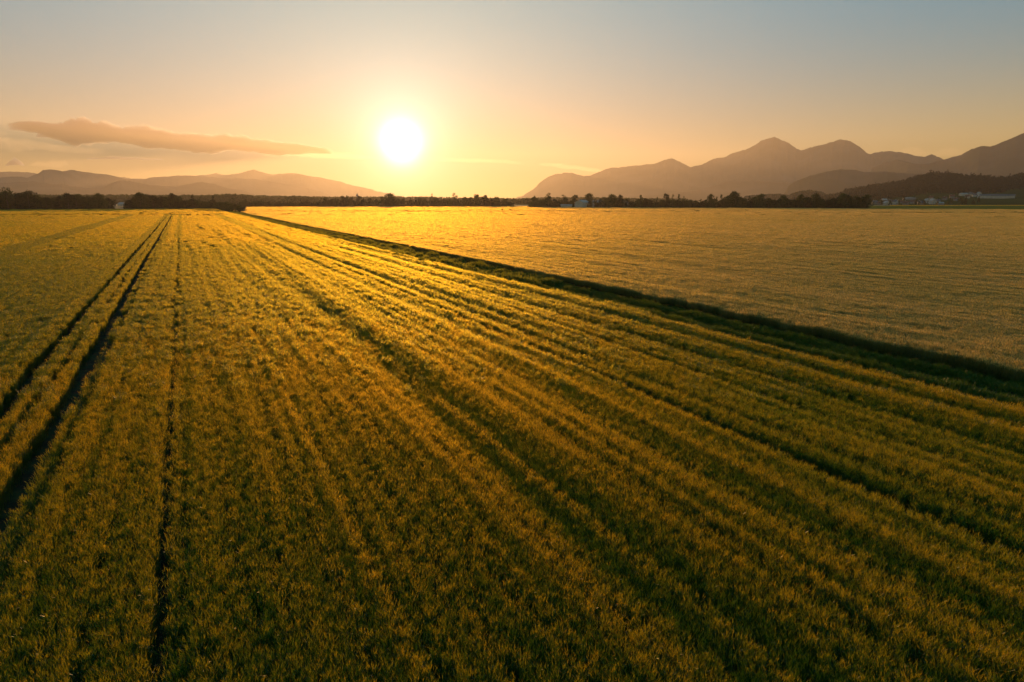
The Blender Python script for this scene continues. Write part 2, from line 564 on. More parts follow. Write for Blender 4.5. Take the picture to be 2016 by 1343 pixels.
def scatter(name, pts, rot, scl, tone, coll, label=None, cat=None, base_mat=None):
    me = bpy.data.meshes.new(name)
    me.vertices.add(len(pts))
    me.vertices.foreach_set('co', pts.astype(np.float32).ravel())
    for nm, ty, arr in (('rot', 'FLOAT_VECTOR', rot), ('scl', 'FLOAT_VECTOR', scl), ('tone', 'FLOAT', tone)):
        a = me.attributes.new(nm, ty, 'POINT')
        a.data.foreach_set('vector' if ty == 'FLOAT_VECTOR' else 'value', arr.astype(np.float32).ravel())
    a = me.attributes.new('pick', 'INT', 'POINT')
    a.data.foreach_set('value', RS.randint(0, len(coll.objects), len(pts)).astype(np.int32))
    me.update()
    o = bpy.data.objects.new(name, me)
    COL.objects.link(o)
    ng = bpy.data.node_groups.new('plants', 'GeometryNodeTree')
    ng.interface.new_socket('Geometry', in_out='INPUT', socket_type='NodeSocketGeometry')
    ng.interface.new_socket('Geometry', in_out='OUTPUT', socket_type='NodeSocketGeometry')
    n, l = ng.nodes.new, ng.links.new
    gi, go = n('NodeGroupInput'), n('NodeGroupOutput')
    ci = n('GeometryNodeCollectionInfo'); ci.inputs[0].default_value = coll
    ci.inputs[1].default_value = True; ci.inputs[2].default_value = True

    def na(nm, ty):
        q = n('GeometryNodeInputNamedAttribute'); q.data_type = ty; q.inputs[0].default_value = nm
        return [s for s in q.outputs if s.enabled][0]
    ip = n('GeometryNodeInstanceOnPoints')
    l(gi.outputs[0], ip.inputs['Points']); l(ci.outputs[0], ip.inputs['Instance'])
    ip.inputs['Pick Instance'].default_value = True
    l(na('pick', 'INT'), ip.inputs['Instance Index'])
    e2r = n('FunctionNodeEulerToRotation'); l(na('rot', 'FLOAT_VECTOR'), e2r.inputs[0]); l(e2r.outputs[0], ip.inputs['Rotation'])
    l(na('scl', 'FLOAT_VECTOR'), ip.inputs['Scale'])
    l(ip.outputs[0], go.inputs[0])
    md = o.modifiers.new('plants', 'NODES'); md.node_group = ng
    tag(o, label, cat, kind='stuff')
    return o


W_NEAR = proto_collection('wheat_near', [plant_proto('wheat_tuft', M_WHEAT, 14, 0.090, 0.80, 3, 0.0050, 0.066, True, 0.0042, 100 + i, lean=0.08, lsc=0.72) for i in range(8)])
W_MID = proto_collection('wheat_mid', [plant_proto('wheat_tuft', M_WHEAT, 120, 0.17, 0.80, 2, 0.0075, 0.085, False, 0.007, 120 + i, simple=True, along=3.4) for i in range(6)])
W_FAR = proto_collection('wheat_far', [plant_proto('wheat_tuft', M_WHEAT, 360, 0.38, 0.78, 1, 0.020, 0.13, False, 0.020, 140 + i, simple=True, along=5.0) for i in range(5)])
W_VFAR = proto_collection('wheat_horizon', [plant_proto('wheat_tuft', M_WHEAT, 1300, 1.1, 0.74, 1, 0.055, 0.18, False, 0.055, 160 + i, simple=True, along=7.0) for i in range(4)])
R_NEAR = proto_collection('rye_near', [plant_proto('rye_tuft', M_RYE, 14, 0.090, 0.92, 2, 0.0050, 0.080, True, 0.004, 200 + i, lean=0.12, lsc=0.72) for i in range(6)])
R_MID = proto_collection('rye_mid', [plant_proto('rye_tuft', M_RYE, 120, 0.17, 0.92, 1, 0.0075, 0.095, False, 0.0065, 220 + i, simple=True, lean=0.18, along=3.4) for i in range(6)])
R_FAR = proto_collection('rye_far', [plant_proto('rye_tuft', M_RYE, 360, 0.38, 0.90, 1, 0.020, 0.14, False, 0.018, 240 + i, simple=True, along=5.0) for i in range(5)])
R_VFAR = proto_collection('rye_horizon', [plant_proto('rye_tuft', M_RYE, 1300, 1.1, 0.86, 1, 0.055, 0.20, False, 0.055, 260 + i, simple=True, along=7.0) for i in range(4)])
G_NEAR = proto_collection('grass_near', [plant_proto('grass_tuft', M_GRASS, 26, 0.14, 0.24, 3, 0.004, 0.05, False, 0.005, 300 + i, hv=0.4, lean=0.5) for i in range(6)])
G_FAR = proto_collection('grass_far', [plant_proto('grass_tuft', M_GRASS, 140, 0.5, 0.28, 2, 0.012, 0.06, False, 0.014, 320 + i, simple=True, hv=0.4, lean=0.5) for i in range(4)])
G_VFAR = proto_collection('grass_horizon', [plant_proto('grass_tuft', M_GRASS, 1000, 3.0, 0.30, 1, 0.05, 0.08, False, 0.06, 340 + i, simple=True, hv=0.4, lean=0.5) for i in range(3)])

VN_EDGE, VF_EDGE = 29.5, 35.7            # near crop ends / far crop begins (grass strip between)
# tramlines and thin gaps: (v, half width, strength)
TRACKS = [(-7.15, 0.33, 1), (-6.05, 0.13, 1), (-5.05, 0.37, 1), (-4.30, 0.13, 0.9),
          (-1.06, 0.085, 1), (-0.72, 0.04, 0.6), (-2.35, 0.05, 0.5), (-1.75, 0.04, 0.5), (0.55, 0.05, 0.5), (1.25, 0.04, 0.4),
          (17.3, 0.24, 0.9), (18.9, 0.14, 0.6), (2.4, 0.07, 0.6), (4.6, 0.10, 0.5), (-3.1, 0.06, 0.6), (3.4, 0.06, 0.6), (5.7, 0.07, 0.5), (7.2, 0.09, 0.6), (9.1, 0.08, 0.5), (11.2, 0.10, 0.6), (13.6, 0.09, 0.5), (22.0, 0.14, 0.6), (24.6, 0.12, 0.6), (27.2, 0.14, 0.6), (-9.4, 0.07, 0.5), (-11.6, 0.09, 0.5), (-14.5, 0.1, 0.5), (-18.5, 0.1, 0.5), (-25.0, 0.25, 0.6), (-26.8, 0.25, 0.5)]
Y_CROSS_L = on_ground(200, 421.5, 0.9)[1]
Y_CROSS_R = on_ground(800, 416.0, 0.9)[1]
Y_CROSS_R2 = on_ground(1850, 418.5, 0.9)[1]
Y_GREEN = on_ground(1850, 411.3, 0.9)[1]
AZ_GREEN = az_of(1712)


def field_end(az):
    """distance at which the crops stop, by azimuth (the tree lines stand there)"""
    x = np.tan(az) * FPX / math.cos(PITCH) + 1008
    return np.interp(x, [-400, 0, 215, 250, 425, 455, 484, 486, 560, 1000, 1040, 1045, 1200, 1712, 2400], [735, 735, 735, 735, 735, 620, 520, 860, 890, 890, 900, 800, 745, 735, 735])


def grid(d0, d1, sp, jit=0.5, along=1.0):
    """jittered points on the row-aligned grid inside the viewed wedge between two distances"""
    amax = rad(43)
    u = np.arange(-d1, d1, sp * along)
    v = np.arange(-d1, d1, sp)
    U, Vv = np.meshgrid(u, v)
    U = U.ravel(); Vv = Vv.ravel()
    X, Y = xy_of(U, Vv)
    D = np.hypot(X, Y); A = np.arctan2(X, Y)
    k = (D >= d0) & (D < d1) & ((np.abs(A) < amax) | ((Y > -1) & (np.abs(X) < 9) & (D < 14)))
    U = U[k]; Vv = Vv[k]
    U = U + RS.uniform(-jit, jit, len(U)) * sp * along
    Vv = Vv + RS.uniform(-jit, jit, len(Vv)) * sp
    X, Y = xy_of(U, Vv)
    return U, Vv, X, Y


def canopy(u, v, which):
    """how far the crop surface lies above or below its mean height"""
    if which == 'wheat':
        calm = np.clip((v + 2) / 8.0, 0.25, 1.0) * np.where(v < -8, 0.8, 1)
        wig = v + 0.5 * NZ[4](u / 40.0, v / 15.0)                    # rows wander a little
        a = NZ[0].fbm(u / 60.0, wig / 1.5, 2) * np.where(v > 4, 0.20, 0.12) * calm
        b = NZ[1].fbm(u / 60.0, wig / 0.34 + 3, 2) * 0.13
        c = NZ[2].fbm(u / 14.0, v / 5.0, 2) * 0.05
        d = NZ[3].fbm(u / 5.0, v / 0.8, 2) * 0.03
        return np.maximum(a + b + c + d - 0.02, -0.26)
    a = NZ[4].fbm(u / 40.0, v / 3.0, 3) * 0.11
    b = NZ[5].fbm(u / 3.0, v / 2.0, 3) * 0.06
    c = NZ[3].fbm(u / 50.0, v / 0.9, 2) * 0.09
    return np.maximum(a + b + c, -0.2)


def gap(u, v, grow=0.0):
    """0 where wheels or sowing gaps leave the ground bare, 1 in the crop"""
    keep = np.ones_like(u)
    for i, (v0, hw, st) in enumerate(TRACKS):
        w = v0 + 0.12 * NZ[6].fbm(u / 22.0, np.full_like(u, i * 1.7), 3) + 0.04 * NZ[7](u / 3.0, np.full_like(u, i * 2.1))
        hwv = hw * (1 + 0.15 * NZ[8](u / 6.0, np.full_like(u, i * 3.1)))
        ins = (np.abs(v - w) < hwv + grow) & (RS.rand(len(u)) < st)
        keep[ins] = 0
    return keep


FINE = [(-8.6, -3.6), (-1.6, -0.3), (15.9, 20.2), (-28.2, -23.6)]


def crop_field(name, which, tiers, label, cat):
    for ti, (d0, d1, sp, coll, half, fade0, fade1, along) in enumerate(tiers):
        strips = ti == 1
        U, Vv, X, Y = grid(d0, 460 if strips else d1, sp, 0.5, along)
        D = np.hypot(X, Y); A = np.arctan2(X, Y)
        edge_n = 0.35 * NZ[9].fbm(U / 9.0, U * 0, 3) + 0.25 * NZ[2](U / 1.6, U * 0 + 4)
        # tiers blend into each other over a stretch instead of meeting on a line
        q = RS.rand(len(U))
        k = (q < np.clip((D - d0) / max(fade0, 1e-3), 0, 1)) if fade0 else np.ones(len(U), bool)
        kf = (q < np.clip((d1 - D) / fade1, 0, 1)) if fade1 else (D < d1)
        instrip = np.zeros(len(U), bool)
        if which == 'wheat':
            for a_, b_ in FINE:
                instrip |= (Vv > a_) & (Vv < b_)
            instrip |= (Vv > VN_EDGE - 1.6)
        else:
            instrip |= (Vv < VF_EDGE + 1.8)
        if strips:
            kf = kf | (instrip & (D < 455))
        if ti >= 2:
            kf = kf & ~(instrip & (D < 450))
        k = k & kf
        if which == 'wheat':
            k &= Vv < VN_EDGE + edge_n - half
            k &= gap(U, Vv, half * 0.4 if ti < 2 else -0.05) > 0
            k &= ~((np.abs(Y - Y_CROSS_L - 0.02 * X) < half * along + 7.0) & (Vv < 24))
        else:
            k &= Vv > VF_EDGE + edge_n + half
            k &= ~((np.abs(Y - Y_CROSS_R + 0.010 * X) < half * along + 7.0) & (A < az_of(1500)))
            k &= ~((np.abs(Y - Y_CROSS_R2) < half * along + 7.0) & (A > az_of(1700)))
            k &= ~((A > AZ_GREEN) & (Y > Y_GREEN))
        k &= D < field_end(A)
        U, Vv, X, Y, D = U[k], Vv[k], X[k], Y[k], D[k]
        far = np.clip((D - 60) / 300.0, 0, 1)
        nn = len(U)
        can = canopy(U, Vv, which) + 0.10 * NZ[10].fbm(U / 45.0, Vv / 14.0, 3) * far
        z = can + RS.normal(0, 0.022, nn)
        leanf = 0.22 * NZ[7].fbm(U / 5.0, Vv / 2.0, 3) + RS.normal(0, 0.07, nn) if along == 1 else RS.normal(0, 0.02, nn)
        leang = 0.22 * NZ[8].fbm(U / 5.0 + 40, Vv / 2.0, 3) + RS.normal(0, 0.07, nn) if along == 1 else RS.normal(0, 0.02, nn)
        turn = RS.uniform(0, 6.283, nn) if along == 1.0 else (math.pi / 2 - ROW_AZ) + RS.randint(0, 2, nn) * math.pi + RS.normal(0, 0.015, nn)
        rot = np.stack([leanf, leang, turn], 1)
        s = RS.uniform(0.92, 1.08, nn)
        scl = np.stack([s, s, RS.uniform(0.94, 1.05, nn)], 1)
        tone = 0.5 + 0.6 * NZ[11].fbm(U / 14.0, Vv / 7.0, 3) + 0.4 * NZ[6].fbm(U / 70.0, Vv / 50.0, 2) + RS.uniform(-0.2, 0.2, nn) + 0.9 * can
        tone = np.clip(tone + 0.25 * np.clip((D - 20) / 60.0, -0.6, 1) , 0, 1)  # greener in dips and near the camera, yellower on swells and farther off
        scatter(name, np.stack([X, Y, z], 1), rot, scl, tone, coll, label[ti], cat)


crop_field('wheat_field', 'wheat', [(6, 54, 0.135, W_NEAR, 0.12, 0, 26, 1.0), (28, 160, 0.27, W_MID, 0.17, 26, 50, 3.0), (110, 430, 0.62, W_FAR, 0.38, 50, 60, 4.6), (370, 920, 1.9, W_VFAR, 1.1, 60, 0, 6.5)],
           ['green and gold bearded wheat filling the foreground left of the grass strip',
            'golden wheat crop beyond the foreground, left of the grass strip and round the tramlines',
            'backlit gold wheat at the far end of the wheel tracks',
            'strip of glowing wheat just in front of the left tree groves'], 'wheat field')
crop_field('rye_field', 'rye', [(6, 54, 0.135, R_NEAR, 0.12, 0, 26, 1.0), (28, 160, 0.27, R_MID, 0.17, 26, 50, 3.0), (110, 430, 0.62, R_FAR, 0.38, 50, 60, 4.6), (370, 920, 1.9, R_VFAR, 1.1, 60, 0, 6.5)],
           ['pale rye standing along the right frame edge behind the grass strip',
            'smooth pinkish gold cereal field right of the grass strip',
            'bright gold cereal plain below the mountains on the right',
            'glowing yellow band of cereal in front of the long right tree line'], 'rye field')

# grass strip between the two crops
for (d0, d1, sp, coll, lb) in ((10, 70, 0.24, G_NEAR, 'dark green rough grass strip running between the two cereal fields'),
                               (70, 560, 0.8, G_FAR, 'far end of the green strip between the fields, reaching the tree grove')):
    U, Vv, X, Y = grid(d0, d1, sp)
    k = (Vv > VN_EDGE - 0.7) & (Vv < VF_EDGE + 0.7)
    U, Vv, X, Y = U[k], Vv[k], X[k], Y[k]
    # two grassy swells with a rut between, dipping to a shallow ditch beside the far crop
    w = 0.20 * np.cos((Vv - 31.6) * 2.3) + 0.16 * NZ[1].fbm(U / 2.5, Vv / 0.7, 3) - 0.02
    w = w - 0.12 * np.clip((Vv - 33.8) / 1.0, 0, 1)
    nn = len(U)
    rot = np.stack([RS.uniform(-.15, .15, nn), RS.uniform(-.15, .15, nn), RS.uniform(0, 6.28, nn)], 1)
    s = RS.uniform(0.8, 1.5, nn) * (1 + 0.5 * NZ[2].fbm(U / 3.0, Vv / 0.9, 2))
    scl = np.stack([np.ones(nn), np.ones(nn), s], 1)
    tone = np.clip(0.5 + 0.6 * NZ[3].fbm(U / 4.0, Vv / 0.8, 3) + RS.uniform(-.1, .1, nn), 0, 1)
    scatter('grass_strip', np.stack([X, Y, w], 1), rot, scl, tone, coll, lb, 'grass')

# green and yellow plots beyond the far field on the right
Yb = on_ground(1850, 405.6, 0.3)[1]
Yc = on_ground(1850, 404.0, 0.8)[1]
U, Vv, X, Y = grid(560, 1600, 5.0)
A = np.arctan2(X, Y)
k = (A > AZ_GREEN - 0.006) & (Y > Y_GREEN + 2) & (Y < Yb)
nn = k.sum()
scatter('meadow', np.stack([X[k], Y[k], 0.25 * NZ[3].fbm(U[k] / 40, Vv[k] / 20, 3)], 1), np.stack([np.zeros(nn), np.zeros(nn), RS.uniform(0, 6.28, nn)], 1),
        np.ones((nn, 3)) * 1.0, RS.uniform(0.2, 0.6, nn), G_VFAR, 'green meadow band between the gold plain and the village', 'meadow')
k = (A > az_of(1760)) & (Y > Yb + 6) & (Y < min(Yc, 1390))
nn = k.sum()
scatter('barley_plot', np.stack([X[k], Y[k], np.zeros(nn)], 1), np.stack([np.zeros(nn), np.zeros(nn), RS.uniform(0, 6.28, nn)], 1),
        np.ones((nn, 3)), RS.uniform(0.5, 1.0, nn), W_VFAR, 'thin yellow line of cereal just below the village', 'field')

# ------------------------------------------------------------------ trees


def crown_mesh(name, mat, h, w, n_leaf, kind, seed, leaf=0.55, z0=0.12):
    rs = np.random.RandomState(seed)
    lobes = []
    if kind == 'cone':
        for i in range(26):
            t = rs.uniform(0, 1)
            r = w / 2 * (1 - t) ** 0.9 * rs.uniform(0.3, 0.8)
            a = rs.uniform(0, 6.28)
            lobes.append((math.cos(a) * r, math.sin(a) * r, h * (z0 + (1 - z0) * t), w * 0.20 * (1.15 - t), h * 0.07))
        lobes.append((0, 0, h * 0.96, w * 0.05, h * 0.05))
    else:
        nl = {'round': 16, 'wide': 22, 'sparse': 9, 'poplar': 14, 'bush': 10}[kind]
        for i in range(nl):
            t = (i + rs.uniform(0, 1)) / nl
            z = h * (z0 + (0.93 - z0) * t)
            prof = math.sin(math.pi * min(0.15 + 0.8 * t, 1)) ** 0.7
            if kind == 'poplar': prof *= 0.8
            a = rs.uniform(0, 6.28)
            r = w / 2 * prof * rs.uniform(0.25, 0.85)
            s = w * rs.uniform(0.13, 0.24) * (0.75 if kind == 'sparse' else 1)
            lobes.append((math.cos(a) * r, math.sin(a) * r, z, s, s * rs.uniform(0.6, 0.95)))
        lobes.append((rs.uniform(-.1, .1) * w, 0, h * 0.90, w * 0.14, h * 0.09))
    lob = np.array(lobes)
    wts = lob[:, 3] ** 2 * lob[:, 4]; wts /= wts.sum()
    wts = 0.5 * wts + 0.5 / len(lob)
    pick = rs.choice(len(lob), n_leaf, p=wts)
    dv = rs.normal(size=(n_leaf, 3)); dv /= np.linalg.norm(dv, axis=1)[:, None]
    rr = rs.uniform(0.25, 1.12, n_leaf) ** 0.6
    c = lob[pick, :3] + dv * rr[:, None] * lob[pick][:, [3, 3, 4]]
    c[:, 2] = np.where(c[:, 2] > 0.8 * h, 0.8 * h + (c[:, 2] - 0.8 * h) * 0.2 * h / max(c[:, 2].max() - 0.8 * h, 0.2 * h), np.maximum(c[:, 2], 0.04 * h))
    a = rs.normal(size=(n_leaf, 3)); a /= np.linalg.norm(a, axis=1)[:, None]
    b = np.cross(a, rs.normal(size=(n_leaf, 3))); b /= np.linalg.norm(b, axis=1)[:, None]
    s = (leaf * rs.uniform(0.6, 1.3, n_leaf))[:, None]
    V = np.concatenate([c - a * s * 0.5, c + b * s * 0.42, c + a * s * 0.55, c - b * s * 0.40])
    i = np.arange(n_leaf)
    F = np.stack([i, i + n_leaf, i + 2 * n_leaf, i + 3 * n_leaf], 1)
    return V, F, lob


def trunk_mesh(h, lob, seed, r0):
    rs = np.random.RandomState(seed)
    V, F = [], []

    def limb(p0, p1, ra, rb):
        b = len(V)
        d = (p1 - p0); d = d / np.linalg.norm(d)
        a = np.cross(d, [0.3, 0.9, 0.1]); a /= np.linalg.norm(a)
        c = np.cross(d, a)
        for p, r in ((p0, ra), (p1, rb)):
            for k in range(6):
                q = k / 6 * 6.283
                V.append(p + (a * math.cos(q) + c * math.sin(q)) * r)
        for k in range(6):
            F.append((b + k, b + (k + 1) % 6, b + 6 + (k + 1) % 6, b + 6 + k))
    pts = [np.array([0, 0, -0.3]), np.array([0.1, 0, h * 0.3]), np.array([-.1, .1, h * 0.6]), np.array([0, 0, h * 0.88])]
    rsz = [r0, r0 * 0.75, r0 * 0.45, r0 * 0.12]
    for i in range(3):
        limb(pts[i], pts[i + 1], rsz[i], rsz[i + 1])
    for lb in lob[:9]:
        st = np.array([0, 0, max(h * 0.25, lb[2] * 0.65)])
        limb(st, lb[:3], r0 * 0.32, r0 * 0.08)
    return np.array(V), np.array(F)


PROTO = {}


def tree_proto(key, mat, h, w, nl, kind, seed, leaf=0.6, z0=0.12):
    V, F, lob = crown_mesh(key, mat, h, w, nl, kind, seed, leaf, z0)
    cm = mesh_obj('crown', V, F, mat, link=False).data
    V, F = trunk_mesh(h, lob, seed, h * 0.02)
    tm = mesh_obj('trunk', V, F, M_BARK, link=False).data
    PROTO.setdefault(kind, []).append((cm, tm, h, w))


for i in range(5):
    tree_proto('round%d' % i, (M_LEAF, M_LEAF_D)[i % 2], 15, 12.5 + i * 0.6, 1500, 'round', 400 + i, 0.85, 0.05)
for i in range(3):
    tree_proto('wide%d' % i, M_LEAF, 16, 17 + i, 2200, 'wide', 420 + i, 0.85, 0.08)
for i in range(3):
    tree_proto('sparse%d' % i, M_LEAF, 17, 11 + i, 480, 'sparse', 440 + i, 0.65, 0.35)
for i in range(2):
    tree_proto('cone%d' % i, M_LEAF_D, 17, 7.5, 1300, 'cone', 460 + i, 0.7, 0.05)
for i in range(2):
    tree_proto('poplar%d' % i, M_LEAF, 17, 6.0, 900, 'poplar', 470 + i, 0.65, 0.06)
for i in range(3):
    tree_proto('bush%d' % i, (M_LEAF_D, M_LEAF, M_LEAF)[i], 6, 8.5, 900, 'bush', 480 + i, 0.6, -0.05)

NAME = {'round': 'broadleaf_tree', 'wide': 'broadleaf_tree', 'sparse': 'sparse_tree', 'cone': 'conifer_tree', 'poplar': 'slender_tree', 'bush': 'bush'}


def plant_tree(kind, x, ytop, d, label, group=None, wfac=1.0, z=0.0):
    cm, tm, h, w = random.choice(PROTO[kind])
    p = at(x, ytop, d)
    H = max(p.z - z, 1.5)
    s = H / h
    t = empty(NAME[kind], (p.x, p.y, z), random.uniform(0, 6.28))
    sw = s * wfac
    t.scale = (sw, sw, s)
    for nm, me in (('crown', cm), ('trunk', tm)):
        o = bpy.data.objects.new(nm, me)
        COL.objects.link(o); o.parent = t
    tag(t, label, 'bush' if kind == 'bush' else 'tree', group)
    return t


def forest_mass(name, items, label, mat, nleaf=26, leaf=4.2):
    """items: rows of (x, y, z0, height, width) -> one mesh of leafy crowns down to the ground"""
    rs = np.random.RandomState(len(items))
    it = np.array(items)
    m = len(it)
    c = np.repeat(it, nleaf, axis=0)
    t = rs.uniform(0, 1, m * nleaf)
    a = rs.uniform(0, 6.283, m * nleaf)
    rr = c[:, 4] / 2 * np.sqrt(np.clip(1 - (t * 1.02) ** 2.4, 0.02, 1)) * rs.uniform(0.5, 1, m * nleaf)
    P = np.stack([c[:, 0] + np.cos(a) * rr, c[:, 1] + np.sin(a) * rr, c[:, 2] + c[:, 3] * t], 1)
    K = len(P)
    u = rs.normal(size=(K, 3)); u /= np.linalg.norm(u, axis=1)[:, None]
    v = np.cross(u, rs.normal(size=(K, 3))); v /= np.linalg.norm(v, axis=1)[:, None]
    s = (leaf * rs.uniform(0.5, 1.2, K))[:, None]
    V = np.concatenate([P - u * s * .5, P + v * s * .45, P + u * s * .5, P - v * s * .45])
    i = np.arange(K)
    F = np.stack([i, i + K, i + 2 * K, i + 3 * K], 1)
    o = mesh_obj(name, V, F, mat)
    return tag(o, label, 'forest', kind='stuff')


ORD = ['next', 'second', 'third', 'fourth', 'fifth', 'sixth', 'seventh', 'eighth', 'ninth', 'tenth', 'eleventh', 'twelfth', 'thirteenth', 'fourteenth', 'fifteenth', 'sixteenth']
WORD = {'round': 'rounded dark tree', 'wide': 'broad leafy tree', 'poplar': 'slim upright tree', 'cone': 'pointed dark tree', 'bush': 'low bushy tree'}


def grove(P, d, x0, x1, step, anchors, group, kinds, place, wmin=0.85, wmax=1.2, dfun=None, back=True, base_z=0.0):
    """front row tree by tree, each named by its place between landmarks (x, words); the wood behind it is one mass"""
    xs = []
    x = x0
    while x <= x1:
        xs.append(x + random.uniform(-0.25, 0.25) * step)
        x += step
    cnt = {}
    for xx in xs:
        full = 409 - float(interp_profile(P, xx))
        y2 = 409 - full * random.uniform(0.80, 1.06)
        kd = random.choice(kinds)
        near = min(anchors, key=lambda a: abs(a[0] - xx))
        side = 'left' if xx < near[0] else 'right'
        lo = sorted([q for q in xs if (q < near[0]) == (xx < near[0]) and min(anchors, key=lambda a: abs(a[0] - q)) == near], key=lambda q: abs(q - near[0]))
        i = lo.index(xx)
        plant_tree(kd, xx, y2, (dfun(xx) if dfun else d) + random.uniform(-4, 4),
                   '%s, %s %s of %s, %s' % (WORD[kd], ORD[i] if i < 16 else 'far', side, near[1], place), group, random.uniform(wmin, wmax), base_z)
    if back:
        items = []
        for r_, hf in ((9, 0.93), (20, 0.97), (32, 0.95)):
            x = x0 - 2
            while x < x1 + 2:
                xx = x + random.uniform(-2, 2)
                full = 409 - float(interp_profile(P, xx))
                p = at(xx, 409 - full * random.uniform(0.5, 0.86) * hf, (dfun(xx) if dfun else d) + r_)
                items.append((p.x, p.y, 0.0, max(p.z, 3), random.uniform(7, 11)))
                x += 4.5
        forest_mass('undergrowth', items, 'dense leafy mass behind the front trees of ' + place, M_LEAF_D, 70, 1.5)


# left grove
GL = [(-120, 380), (0, 375), (15, 371), (30, 377), (50, 376), (65, 380), (85, 385), (110, 384), (130, 380), (145, 379), (160, 384), (180, 381), (195, 383), (205, 388), (212, 396), (218, 402)]
grove(GL, 760, -70, 206, 11.5, [(10, 'the airy crown'), (53, 'the left domed tree'), (132, 'the broad middle tree'), (192, 'the ragged end tree')], 'trees of the far left grove', ['round', 'round', 'wide', 'poplar'], 'the far left grove')
plant_tree('sparse', 10, 368, 755, 'open airy crown rising highest at the left frame edge', wfac=1.3)
plant_tree('round', 53, 374, 748, 'round domed dark tree standing out near the left end of the far left grove', wfac=1.1)
plant_tree('round', 132, 379, 748, 'broad dark tree at the middle of the far left grove, slightly above its neighbours', wfac=1.0)
plant_tree('wide', 192, 380, 750, 'ragged topped tree ending the far left grove', wfac=0.8)
plant_tree('bush', 215, 390, 752, 'low rounded tree alone at the right end of the far left grove beside the gap', wfac=0.7)
# second grove, whose right end comes nearer along the grass strip
GM = [(244, 404), (254, 390), (265, 382), (275, 380), (290, 383), (310, 384), (330, 384), (340, 382), (350, 384), (360, 392), (372, 389), (380, 386), (388, 393), (400, 395), (415, 391), (430, 395), (445, 395), (460, 398), (470, 402), (478, 409)]
gm_d = lambda x: float(np.interp(x, [244, 420, 445, 480], [755, 745, 640, 535]))
grove(GM, 755, 253, 425, 11.0, [(274, 'its tallest left crown'), (340, 'its domed middle tree'), (378, 'its big pointed tree'), (419, 'its second pointed tree')], 'trees of the second left grove', ['round', 'round', 'wide', 'poplar'], 'the second grove', dfun=gm_d)
grove([(x, y + 3) for x, y in GM], 640, 428, 474, 8.0, [(457, 'the thin airy treetop'), (478, 'the end bush')], 'bushes at the strip end', ['bush', 'round'], 'the second grove', dfun=gm_d, back=False)
grove([(x, y + 2) for x, y in GM], 640, 432, 472, 8.0, [(457, 'the thin airy treetop')], 'bushes behind the strip end', ['bush'], 'rear row', dfun=lambda x: gm_d(x) + 12, back=False)
plant_tree('wide', 274, 378, 748, 'broad tree at the left end of the second grove, its tallest crown', wfac=0.85)
plant_tree('round', 340, 380, 748, 'dark domed tree in the middle of the second grove', wfac=0.9)
plant_tree('cone', 378, 384, 745, 'pointed dark tree right of the middle of the second grove', wfac=1.7)
plant_tree('poplar', 393, 388, 745, 'small slim tree just right of the pointed one in the second grove', wfac=1.0)
plant_tree('cone', 419, 385, 735, 'pointed tree standing above the lower right half of the second grove', wfac=1.6)
plant_tree('sparse', 457, 389, 640, 'thin airy treetop near the right end of the second grove', wfac=0.8)
plant_tree('bush', 478, 408, 520, 'rounded bush at the very end of the second grove beside the grass strip', wfac=1.0)
# middle tree line under the sun
GC = [(470, 395), (500, 394), (530, 396), (560, 397), (580, 397), (600, 395), (625, 395), (640, 390), (660, 387), (690, 385), (740, 387), (765, 386), (790, 388), (830, 389), (860, 389), (900, 387), (925, 389), (945, 386), (960, 388), (980, 389), (1000, 393), (1008, 398)]
grove(GC, 930, 474, 640, 11.0, [(474, 'the second grove'), (640, 'the wood under the sun')], 'low trees left of the wood under the sun', ['bush', 'round'], 'the low hazy line', wmin=1.0, wmax=1.4)
grove(GC, 930, 640, 1004, 11.0, [(640, 'its left end'), (703, 'the mast'), (767, 'the spreading crown'), (851, 'the thin treetop'), (893, 'the double crown'), (1004, 'its right end')], 'trees of the wood under the sun', ['round', 'round', 'wide', 'poplar', 'cone'], 'the wood under the sun')
plant_tree('wide', 767, 380, 922, 'wide spreading crown rising from the wood right below the sun', wfac=1.1)
plant_tree('sparse', 851, 381, 922, 'thin treetop poking above the wood to the right of the sun', wfac=0.55)
plant_tree('sparse', 893, 380, 922, 'open ragged double crown above the wood, further right of the sun', wfac=1.1)
plant_tree('round', 939, 382, 922, 'rounded tall tree near the right end of the wood under the sun', wfac=0.95)
plant_tree('round', 957, 384, 920, 'domed tree beside the tall rounded one at the right end of the wood', wfac=0.95)
plant_tree('round', 979, 387, 918, 'low domed tree third from the right end of the wood under the sun', wfac=1.1)
plant_tree('round', 997, 391, 916, 'last low domed tree of the wood under the sun', wfac=1.2)
plant_tree('poplar', 1011, 389, 925, 'slim tree standing alone in the gap between wood and right tree line', wfac=1.1)
plant_tree('bush', 989, 414.2, 560, 'tiny bush in the gold field in front of the gap between the tree lines', wfac=1.2, z=0.6)
plant_tree('bush', 1003, 415.0, 565, 'smaller of two specks of scrub in the gold field before the tree gap', wfac=1.1, z=0.6)
